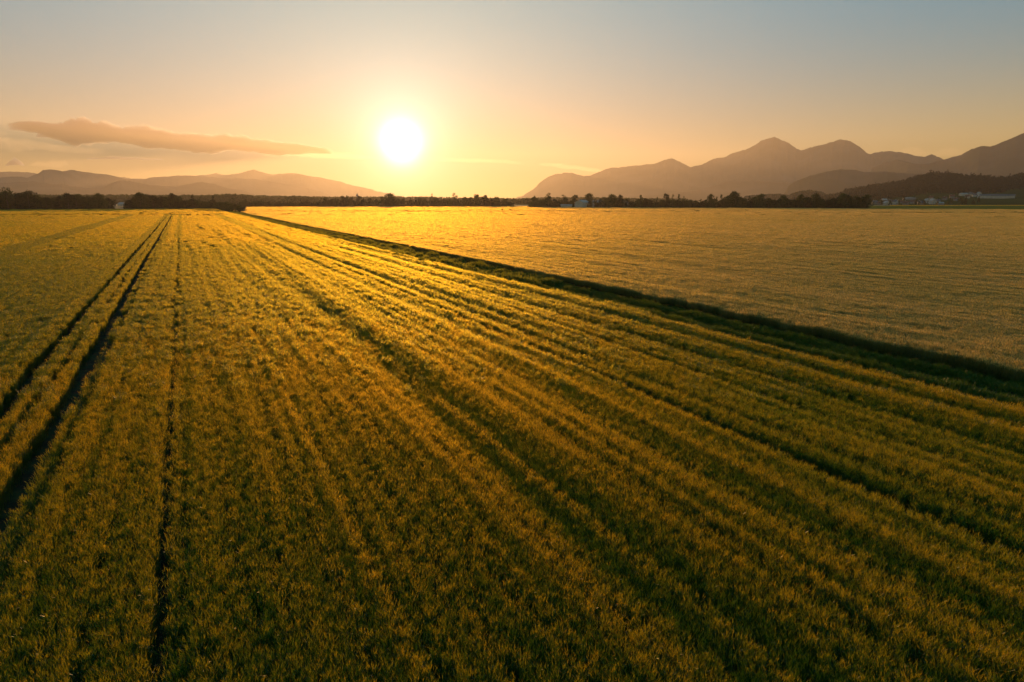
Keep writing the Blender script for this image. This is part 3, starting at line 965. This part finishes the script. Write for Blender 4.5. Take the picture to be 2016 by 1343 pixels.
# right tree line
GR = [(1043, 398), (1050, 388), (1065, 390), (1080, 385), (1090, 390), (1110, 387), (1120, 393), (1135, 387), (1145, 388), (1160, 384), (1175, 391), (1190, 387), (1215, 386), (1228, 388), (1240, 394), (1262, 388), (1285, 390),
      (1295, 393), (1312, 386), (1322, 390), (1350, 392), (1370, 392), (1400, 387), (1420, 387), (1440, 383), (1452, 381), (1462, 385), (1470, 392), (1480, 389), (1495, 385), (1510, 390), (1540, 386), (1560, 390),
      (1580, 386), (1605, 384), (1620, 391), (1640, 387), (1665, 384), (1680, 387), (1700, 388), (1712, 388), (1718, 398)]
for x0, x1, nm, an in ((1047, 1132, 'the line left of the barn', [(1080, 'the airy crown'), (1134, 'the white barn')]), (1170, 1706, 'the right tree line', [(1146, 'the white barn'), (1205, 'the broad dense tree'), (1262, 'the narrow pointed treetop'), (1312, 'the tall upright crown'),
                   (1400, 'the bushy raised crown'), (1449, 'the biggest tree'), (1497, 'the dome shaped tree'), (1578, 'the tree under the mound'), (1663, 'the high domed tree'), (1706, 'the last leaning tree')])):
    grove(GR, 790, x0, x1, 11.0, an, 'trees of ' + nm, ['round', 'round', 'wide', 'poplar'], nm)
grove([(1132, 390), (1168, 390)], 830, 1134, 1168, 9, [(1150, 'the barn roof ridge')], 'trees behind the white barn', ['round', 'wide'], 'the trees behind the barn', back=False)
for a in (('poplar', 1052, 385, 775, 'slim small treetop at the left end of the right tree line', 1.0),
          ('sparse', 1080, 379, 775, 'airy rounded crown above the left end of the right tree line', 1.0),
          ('sparse', 1109, 382, 775, 'loose topped tree between the airy crown and the white barn', 0.9),
          ('round', 1134, 383, 812, 'dark tree directly behind the front gable of the white barn', 0.8),
          ('wide', 1161, 380, 820, 'broad dark tree crowning the roof of the white barn', 0.9),
          ('wide', 1205, 382, 778, 'broad dense tree a little right of the white barn', 0.9),
          ('round', 1222, 383, 778, 'upright dark tree just right of the broad dense one past the barn', 0.7),
          ('poplar', 1262, 383, 778, 'narrow pointed treetop midway between barn and tall twin crowns', 1.2),
          ('poplar', 1294, 387, 778, 'very small pointed treetop left of the tall upright crown', 0.8),
          ('round', 1312, 379.5, 776, 'tall upright round crown standing clear above the right tree line', 0.55),
          ('sparse', 1325, 382, 776, 'thin see through treetop right beside the tall upright crown', 0.6),
          ('poplar', 1337, 382, 776, 'narrow dark treetop second to the right of the tall upright crown', 1.0),
          ('sparse', 1346, 386, 776, 'short leaning treetop right of the narrow dark one', 0.5),
          ('wide', 1400, 381.5, 776, 'bushy raised crown left of the biggest tree in the right line', 0.65),
          ('poplar', 1421, 382.5, 776, 'small pointed crown touching the biggest tree on its left', 1.0),
          ('wide', 1449, 376, 770, 'biggest tree of the right line with a wide ragged crown', 0.95),
          ('poplar', 1476, 384, 778, 'thin leaning treetop in the notch right of the biggest tree', 0.6),
          ('wide', 1497, 381, 776, 'wide dome shaped tree right of the biggest tree', 0.85),
          ('round', 1541, 384, 776, 'rounded crown below the small wooded mound, left of its middle', 0.9),
          ('round', 1578, 382, 776, 'dark tree below the small wooded mound', 0.9),
          ('wide', 1607, 380, 776, 'jagged topped tree right of the small wooded mound', 0.8),
          ('round', 1663, 380, 776, 'high domed tree left of the last trees before the village', 0.9),
          ('wide', 1688, 385, 770, 'second to last broad tree before the village', 0.8),
          ('wide', 1706, 382.5, 765, 'leaning ragged tree ending the right line beside the village', 0.8)):
    plant_tree(a[0], a[1], a[2], a[3], a[4], wfac=a[5])
plant_tree('bush', 1160, 397, 778, 'dark bush covering the right half of the white barn wall', wfac=1.1)
plant_tree('bush', 1172, 396, 779, 'dark bush right beside the one that hides the barn wall', wfac=1.0)

# ------------------------------------------------------------------ far woods that read as one mass


def wood_band(name, P, d, label, mat, step=3.0, rows=4, rowgap=25, hmin=0.82, leaf=3.2, nleaf=30, w=12):
    items = []
    for r in range(rows):
        x = P[0][0]
        while x < P[-1][0]:
            xx = x + random.uniform(-1, 1) * step
            y = float(interp_profile(P, xx))
            p = at(xx, y, d + r * rowgap + random.uniform(-8, 8))
            top = p.z * random.uniform(hmin, 1.0)
            hh = min(top, 20 * random.uniform(0.7, 1))
            z0 = 0
            items.append((p.x, p.y, z0, max(top, 4), w * random.uniform(.8, 1.3)))
            x += step
    return forest_mass(name, items, label, mat, nleaf, leaf)


wood_band('distant_forest', [(-150, 384), (0, 383), (200, 383), (260, 383), (300, 384), (350, 383), (400, 384), (440, 382), (460, 382), (500, 384), (540, 385), (560, 386), (600, 387), (640, 388)], 1900,
          'hazy brown wood on the horizon behind the two left groves', M_LEAF, step=3.2, rows=4, leaf=5, w=20, nleaf=34)
wood_band('distant_forest', [(380, 386), (430, 383), (455, 381), (475, 382), (500, 385), (530, 392), (545, 395)], 1500, 'browner nearer wood showing behind the right end of the second grove', M_LEAF, rows=3, leaf=4, w=17)
wood_band('distant_forest', [(560, 388), (575, 385), (600, 386), (620, 389), (640, 392), (650, 394)], 1450, 'hazy wood mound left of the wood under the sun', M_LEAF, rows=3, leaf=4, w=17)
wood_band('distant_forest', [(560, 386), (640, 387), (700, 387), (760, 387), (830, 387), (900, 389), (960, 389), (1020, 391), (1080, 388), (1150, 388), (1250, 390), (1350, 391)], 2400,
          'faint far wood on the horizon below the sun and right of it', M_LEAF, step=3.0, rows=3, leaf=6, w=26, nleaf=30)
wood_band('distant_forest', [(1000, 396), (1015, 393), (1030, 391), (1050, 391)], 1400, 'low hazy wood seen through the gap between the tree lines', M_LEAF, rows=3, leaf=4, w=17)
wood_band('distant_forest', [(1470, 386), (1490, 384), (1515, 382), (1535, 382), (1553, 384), (1562, 380), (1575, 376), (1590, 374.5), (1605, 375), (1618, 378), (1628, 383), (1650, 387), (1670, 390)], 3000,
          'small dark wooded mound behind the right tree line', M_LEAF_D, step=1.5, rows=4, rowgap=40, leaf=7, w=30, nleaf=40, hmin=0.9)
# forest on the hill behind the village
items = []
for i in range(5200):
    x = random.uniform(1560, 2240)
    t = random.uniform(0.0, 1.0) ** 0.7
    lo = float(np.interp(x, [1560, 1690, 1830, 1880, 1930, 1970, 2016, 2240], [1500, 1800, 1930, 1960, 1990, 2080, 2160, 2160]))
    d = lo + (HD1 + 60 - lo) * t
    a = az_of(x)
    z = float(hill_z(np.array(x), np.array(d)))
    if x > 1950 and random.random() < 0.0: continue
    hh = random.uniform(8, 14) * (1.5 if random.random() < 0.03 else 1)
    if x < 1660: hh *= 0.7
    items.append((math.sin(a) * d, math.cos(a) * d, z - 1, hh, random.uniform(8, 12)))
forest_mass('hill_forest', items, 'dark forest covering the hill behind the village on the right', M_HILL_LEAF, nleaf=22, leaf=4.0)

# ------------------------------------------------------------------ buildings


def box(x0, x1, y0, y1, z0, z1):
    V = [(x0, y0, z0), (x1, y0, z0), (x1, y1, z0), (x0, y1, z0), (x0, y0, z1), (x1, y0, z1), (x1, y1, z1), (x0, y1, z1)]
    F = [(0, 3, 2, 1), (4, 5, 6, 7), (0, 1, 5, 4), (1, 2, 6, 5), (2, 3, 7, 6), (3, 0, 4, 7)]
    return V, F


def gable_body(w, l, h, rh):
    a, b = w / 2, l / 2
    V = [(-a, -b, -1), (a, -b, -1), (a, b, -1), (-a, b, -1), (-a, -b, h), (a, -b, h), (a, b, h), (-a, b, h), (0, -b, h + rh), (0, b, h + rh)]
    F = [(0, 1, 5, 8, 4), (1, 2, 6, 5), (2, 3, 7, 9, 6), (3, 0, 4, 7), (4, 8, 9, 7), (5, 6, 9, 8)]
    return V, F


def gable_roof(w, l, h, rh, t=0.25, ov=0.5):
    a, b = w / 2, l / 2 + ov
    k = rh / a
    e = a + ov
    V = []
    for yy in (-b, b):
        V += [(-e, yy, h - k * ov + 0.02), (0, yy, h + rh + 0.02), (e, yy, h - k * ov + 0.02), (e, yy, h - k * ov + t), (0, yy, h + rh + t), (-e, yy, h - k * ov + t)]
    F = [(0, 1, 4, 5), (1, 2, 3, 4), (6, 11, 10, 7), (7, 10, 9, 8), (0, 6, 7, 1), (1, 7, 8, 2), (5, 4, 10, 11), (4, 3, 9, 10), (0, 5, 11, 6), (2, 8, 9, 3)]
    return V, F


def house(name, loc, rz, w, l, h, rh, wall, roof, label, cat, group=None, chimney=True, window=True, door=False):
    t = empty(name, loc, rz)
    mesh_obj('wall', *gable_body(w, l, h, rh), wall, t)
    r = mesh_obj('roof', *gable_roof(w, l, h, rh), roof, t)
    if chimney:
        mesh_obj('chimney', *box(w * .12, w * .12 + 0.9, l * .15, l * .15 + 0.9, h, h + rh + 0.9), M_WHITE, r)
    if window:
        for s in (-1, 1):
            mesh_obj('window', *box(s * w * .25 - .6, s * w * .25 + .6, -l / 2 - .05, -l / 2 + .1, 1.2, 2.6), M_DOOR, t)
    if door:
        mesh_obj('door', *box(-w * .18, w * .18, -l / 2 - .08, -l / 2 + .1, 0, h * .8), M_DOOR, t)
    tag(t, label, cat, group)
    return t


p = at(1146, 400, 775)
house('barn', (p.x, p.y, 0), rad(-28), 10.0, 19, 6.3, 2.6, M_WHITE, M_METAL_ROOF, 'white barn with pale sheet roof among the trees of the right line', 'barn', chimney=False, window=False)
p = at(1178, 400, 795)
house('shed', (p.x, p.y, 0), rad(70), 7.0, 12, 6.4, 1.8, M_WHITE, M_METAL_ROOF, 'pale roof showing between the trees just right of the white barn', 'shed', chimney=False, window=False)
p = at(1115, 400, 765)
house('shed', (p.x, p.y, 0), rad(86), 6.0, 12, 3.2, 0.8, M_WHITE, M_METAL_ROOF, 'long low white shed standing left of the white barn', 'shed', chimney=False, window=False)
p = at(1232, 396, 800)
house('shed', (p.x, p.y, 0), rad(60), 5.0, 6, 6.4, 1.4, M_WHITE, M_METAL_ROOF, 'scrap of pale roof far right of the barn among dark trees', 'shed', chimney=False, window=False)
p = at(240, 400, 1250)
house('farmhouse', (p.x, p.y, 0), rad(75), 8, 9, 2.6, 2.6, M_WHITE, M_METAL_ROOF, 'white roofed farmhouse in the gap between the two left groves', 'house', chimney=False)
p = at(225, 400, 1280)
house('farmhouse', (p.x, p.y, 0), rad(20), 6, 7, 2.6, 2.2, M_WHITE, M_TILE_G, 'smaller grey roofed house left of the white roofed one between the groves', 'house', chimney=False)

# village: (photo x, photo y of the base, distance, width, length, wall height, roof height, roof, angle, words)
VIL = [
    (1722, 398, 1500, 9, 12, 5.5, 3.5, 0, 80, 'grey roofed house right beside the last tree of the right line'),
    (1733, 401, 1440, 8, 11, 4.5, 3.0, 1, 20, 'red roofed house low at the left end of the village'),
    (1741, 391, 1680, 10, 14, 5.5, 3.0, 2, 85, 'pale roofed house high at the left end of the village'),
    (1746, 402, 1420, 13, 12, 4.5, 4.0, 2, 10, 'white gabled house at the front left of the village'),
    (1752, 395, 1560, 9, 10, 5.5, 3.5, 0, 60, 'white walled house above the front left gabled one'),
    (1763, 400, 1450, 9, 11, 7.0, 3.5, 0, 15, 'tall white gabled house in the left third of the village'),
    (1771, 397, 1530, 10, 13, 4.5, 3.5, 1, 70, 'red roofed house right of the tall gabled one'),
    (1783, 401, 1440, 10, 12, 4.5, 3.5, 1, 45, 'low red roofed house at the front middle of the village'),
    (1790, 389.5, 1720, 12, 34, 4.5, 1.6, 2, 86, 'long pale roofed building high in the village middle'),
    (1797, 398, 1500, 9, 11, 4.8, 3.5, 1, 25, 'brown roofed house below the long pale roofed building'),
    (1812, 401, 1440, 9, 12, 4.5, 3.5, 0, 75, 'grey roofed house at the front, left of the two bright gables'),
    (1825, 397, 1520, 11, 11, 6.0, 4.0, 2, 12, 'left of the two bright white gables in the village'),
    (1836, 399, 1470, 11, 12, 7.0, 4.5, 2, 8, 'right and brighter of the two white gables in the village'),
    (1833, 390, 1700, 10, 12, 5.0, 3.5, 1, 60, 'red roofed house on the slope above the two white gables'),
    (1846, 396, 1540, 9, 11, 4.5, 3.0, 0, 80, 'grey roofed house just right of the two white gables'),
    (1851, 402, 1430, 8, 14, 3.5, 2.2, 2, 84, 'low long shed at the front right of the village'),
    (1860, 391, 1680, 9, 11, 5.0, 3.5, 1, 35, 'red roofed house on the slope right of the village middle'),
    (1874, 388, 1760, 10, 13, 5.5, 3.8, 1, 70, 'broad red roofed house in the right part of the village'),
    (1883, 392, 1650, 9, 11, 4.5, 3.5, 1, 15, 'red roofed house beside the top of the green slope'),
    (1897, 381, 1900, 12, 22, 5.0, 2.5, 2, 85, 'white long house high under the forest edge'),
    (1905, 387, 1780, 9, 11, 5.0, 3.5, 1, 40, 'red roofed house below the white long house'),
    (1918, 384, 1850, 9, 11, 5.0, 3.5, 0, 70, 'grey roofed house right of the white long house'),
    (1928, 379, 1930, 9, 10, 5.5, 3.5, 2, 10, 'small white house at the forest edge by the dark conifer'),
    (1911, 380.5, 1920, 9, 10, 5.0, 3.5, 0, 50, 'grey roofed house at the forest edge behind the white long house'),
    (1929, 388, 1780, 8, 10, 4.5, 3.2, 2, 15, 'white house just left of the long hall'),
]
for (x, y, d, w, l_, h, rh, rf, ang, words) in VIL:
    p = at(x, y, d)
    z = float(hill_z(np.array(float(x)), np.array(float(d))))
    house('village_house', (p.x, p.y, z), rad(ang), w * 0.8, l_ * 0.7, h * 0.8, rh * 0.85, M_WHITE if 'white' in words and 'whitewashed' not in words else M_PLASTER, (M_TILE_G, M_TILE, M_METAL_ROOF)[rf], words, 'house', 'houses of the village')
# long hall on the right (two wings)
for x0, words in ((1947, 'left wing of the long pale hall at the edge of the green slope'), (1975, 'right longer wing of the long pale hall at the edge of the green slope')):
    p = at(x0, 388, 1780)
    z = float(hill_z(np.array(float(x0)), np.array(1780.0)))
    house('hall', (p.x, p.y, z), rad(90) - az_of(x0), 14, 33 if x0 < 1960 else 40, 5.5, 3.0, M_WHITE, M_TILE_G, words, 'hall', chimney=False, window=False)
# village trees
VT = [(1728, 'left end'), (1757, 'left third'), (1778, 'middle left'), (1806, 'middle'), (1819, 'middle right'), (1843, 'right of the white gables'), (1866, 'right third'), (1891, 'below the forest'), (1901, 'beside the red roofs'), (1923, 'near the long hall')]
vn = [(v[0], v[9]) for v in VIL]
for x, wd in VT:
    for k in range(5):
        d = (1420, 1500, 1570, 1650, 1730)[k] + random.uniform(-20, 20); xx = x + random.uniform(-9, 9)
        z = float(hill_z(np.array(xx), np.array(d)))
        ytop = 394 - (z + random.uniform(6, 9) - CAMZ) / d * FPX
        rowname = ('front', 'second', 'middle', 'fourth', 'rear')[k]
        plant_tree('round', xx, ytop, d, 'dark %s row garden tree at the village %s' % (rowname, wd), 'garden trees of the village', 0.9, z)
plant_tree('cone', 1921, 350 + 4, 1990, 'tall dark conifer rising above the hill forest above the long hall', wfac=1.6, z=20)
plant_tree('cone', 1949, 355, 2050, 'second dark conifer above the hill forest, right of the taller one', wfac=1.6, z=22)

# small mast on the skyline left of the sun
p = at(703, 381.5, 960)
t = empty('mast', (p.x, p.y, 0))
V, F = trunk_mesh(p.z, [], 1, 0.01)
V, F = box(-.35, .35, -.35, .35, -.3, p.z - .6)
mesh_obj('pole', V, F, M_MAST, t)
for q in (0, 1, 2):
    mesh_obj('antenna', *box((-1.6, 0.5, -0.4)[q], (-0.5, 1.6, 0.4)[q], -.3, .3, p.z - (3.2, 3.2, .6)[q], p.z - (1.2, 1.2, -.5)[q]), M_MAST, t)
tag(t, 'thin antenna mast on the treetops left of the sun', 'mast')

# ------------------------------------------------------------------ clouds (outside the haze box, high and far)
mc, ct = new_mat('cloud')
n, l = ct.nodes.new, ct.links.new
pv = n('ShaderNodeVolumePrincipled')
pv.inputs['Color'].default_value = (0.28, 0.32, 0.46, 1)
pv.inputs['Density'].default_value = 0.0035
pv.inputs['Anisotropy'].default_value = 0.6
oc = n('ShaderNodeOutputMaterial'); l(pv.outputs[0], oc.inputs['Volume'])
mw, ct = new_mat('thin_cloud')
n, l = ct.nodes.new, ct.links.new
pv = n('ShaderNodeVolumePrincipled')
pv.inputs['Color'].default_value = (0.72, 0.68, 0.66, 1)
pv.inputs['Density'].default_value = 0.00013
pv.inputs['Anisotropy'].default_value = 0.6
oc = n('ShaderNodeOutputMaterial'); l(pv.outputs[0], oc.inputs['Volume'])


def cloud(P_top, P_bot, d, depth, mat, label, seed, nxs=420, nys=30, puff=1.0):
    """closed lumpy body between an upper and a lower outline given in photo pixels"""
    x0, x1 = P_top[0][0], P_top[-1][0]
    xs = np.linspace(x0, x1, nxs)
    zt = np.array([at(x, float(interp_profile(P_top, x)), d).z for x in xs])
    zb = np.array([at(x, float(interp_profile(P_bot, x)), d).z for x in xs])
    az = np.array([az_of(x) for x in xs])
    nz = NZ[seed % 12]
    th0 = zt - zb
    zt = zt + th0 * 0.26 * nz.fbm(az * d / 420.0, az * 0 + 3, 5)
    zb = zb + th0 * 0.34 * nz.fbm(az * d / 500.0, az * 0 + 9, 5)
    T, B = [], []
    for j in range(nys):
        s = j / (nys - 1) * 2 - 1
        prof = math.sqrt(max(0, 1 - s * s))
        dd = d + s * depth / 2
        arc = az * d
        th = zt - zb
        mid = zb + th * 0.45
        lump = 1 - np.abs(nz.fbm(arc / 900.0 + 3, np.full_like(arc, dd / 900.0), 4)) * 1.6
        lump2 = nz.fbm(arc / 260.0, np.full_like(arc, dd / 260.0 + 7), 3)
        lump3 = 1 - 2 * np.abs(nz.fbm(arc / 150.0 + 40, np.full_like(arc, dd / 150.0), 3))
        up = (zt - mid) * prof * np.clip(0.60 + 0.30 * lump * puff + 0.40 * lump2 * puff + 0.30 * lump3 * puff, 0.05, 1.6)
        dn = (mid - zb) * prof * np.clip(0.75 + 0.45 * lump2 * puff + 0.15 * lump3, 0.05, 1.4)
        edge = np.clip((xs - x0) / (x1 - x0) * 30, 0, 1) * np.clip((x1 - xs) / (x1 - x0) * 30, 0, 1)
        up = up * edge; dn = dn * edge
        sx = np.sin(az) * dd; sy = np.cos(az) * dd
        T.append(np.stack([sx, sy, mid + up], 1))
        B.append(np.stack([sx, sy, mid - dn - 0.5], 1))
    V = np.concatenate(T + B)
    nn = nxs; off = nys * nxs
    F = []
    for j in range(nys - 1):
        a = np.arange(nn - 1) + j * nn
        F.append(np.stack([a, a + 1, a + 1 + nn, a + nn], 1))
        F.append(np.stack([a + off, a + nn + off, a + 1 + nn + off, a + 1 + off], 1))
    for j in (0, nys - 1):
        a = np.arange(nn - 1) + j * nn
        q = np.stack([a, a + off, a + 1 + off, a + 1], 1)
        F.append(q if j == 0 else q[:, ::-1])
    b = np.arange(nys - 1) * nn
    F.append(np.stack([b, b + nn, b + nn + off, b + off], 1))
    b = b + nn - 1
    F.append(np.stack([b, b + off, b + nn + off, b + nn], 1))
    o = mesh_obj('cloud', V, np.concatenate(F), mat)
    return tag(o, label, 'cloud')


cloud([(34, 250), (60, 246), (95, 244), (150, 245), (190, 240), (215, 244), (260, 251), (330, 258), (400, 263), (450, 268), (520, 274), (560, 280), (600, 286), (640, 294), (665, 298)],
      [(34, 252), (60, 258), (90, 263), (120, 275), (150, 286), (170, 293), (200, 290), (240, 284), (290, 287), (330, 296), (400, 302), (450, 300), (520, 303), (560, 302), (600, 302), (640, 300), (665, 301)],
      24000, 2600, mc, 'long grey cloud bank with bright edges left of the sun', 0)
cloud([(520, 300), (580, 294), (650, 298), (700, 304), (760, 310)], [(520, 306), (580, 310), (650, 312), (700, 312), (760, 313)], 26000, 2500, mw, 'thin pale tail of cloud between the grey bank and the sun', 1)
cloud([(-60, 268), (0, 270), (40, 272), (90, 280), (160, 292), (220, 298)], [(-60, 292), (0, 296), (40, 298), (90, 298), (160, 300), (220, 300)], 27000, 3000, mw, 'faint veil of cloud under the left end of the grey bank', 2)
cloud([(20, 326), (30, 316), (40, 308), (48, 314), (58, 326)], [(20, 327), (30, 328), (40, 328), (48, 328), (58, 327)], 30000, 1200, mc, 'small pointed cloud tower above the left mountains', 3, nxs=60)
cloud([(66, 326), (85, 318), (100, 320), (115, 312), (125, 318), (138, 314), (145, 326)], [(66, 327), (85, 329), (100, 329), (115, 330), (125, 330), (138, 329), (145, 327)], 31000, 1200, mw, 'pale puffy cloud right of the small cloud tower', 4, nxs=80)
cloud([(840, 316), (880, 312), (940, 313), (1000, 317), (1030, 321)], [(840, 318), (880, 318), (940, 320), (1000, 321), (1030, 322)], 26000, 2000, mw, 'thin streak of cloud just right of the sun', 5, nxs=120)
cloud([(1060, 322), (1100, 322), (1140, 327), (1175, 333), (1190, 338)], [(1060, 324), (1100, 330), (1140, 336), (1175, 340), (1190, 340)], 27000, 2000, mw, 'faint cloud strip ending at the foot of the right mountains', 6, nxs=120)
cloud([(1755, 300), (1775, 290), (1790, 288), (1810, 298), (1830, 300), (1850, 290), (1865, 289), (1880, 296), (1900, 302)],
      [(1755, 308), (1775, 312), (1790, 312), (1810, 312), (1830, 312), (1850, 312), (1865, 312), (1880, 310), (1900, 306)], 30000, 1500, mw, 'small pale cloud behind the saddle between the right mountains', 7, nxs=120)

cloud([(88, 268), (100, 263), (120, 262), (134, 265), (142, 269)], [(88, 271), (100, 273), (120, 272), (134, 272), (142, 271)], 25500, 900, mc, 'ragged dark scrap of cloud just below the left end of the bank', 8, nxs=90)
cloud([(-40, 262), (0, 258), (20, 259), (36, 264)], [(-40, 266), (0, 268), (20, 268), (36, 266)], 27500, 900, mw, 'pale scrap of cloud at the left frame edge beside the bank tip', 9, nxs=70)
cloud([(180, 312), (230, 309), (290, 311), (330, 314)], [(180, 314), (230, 315), (290, 316), (330, 315)], 27500, 900, mc, 'thin dark streak of cloud under the middle of the bank', 10, nxs=90)
cloud([(560, 287), (600, 289), (630, 294), (660, 300)], [(560, 290), (600, 296), (630, 300), (660, 302)], 25000, 900, mc, 'small dark shred of cloud at the sunward tip of the bank', 11, nxs=80)

# ------------------------------------------------------------------ haze
mh, ht = new_mat('haze')
n, l = ht.nodes.new, ht.links.new
pv = n('ShaderNodeVolumePrincipled')
pv.inputs['Color'].default_value = (0.63, 0.56, 0.50, 1)
pv.inputs['Density'].default_value = 0.000060
pv.inputs['Anisotropy'].default_value = 0.56
oh = n('ShaderNodeOutputMaterial'); l(pv.outputs[0], oh.inputs['Volume'])
V, F = box(-15600, 15600, -1000, 17200, -2.0, 1120)
hz = mesh_obj('haze', V, F, mh)
tag(hz, kind='stuff')
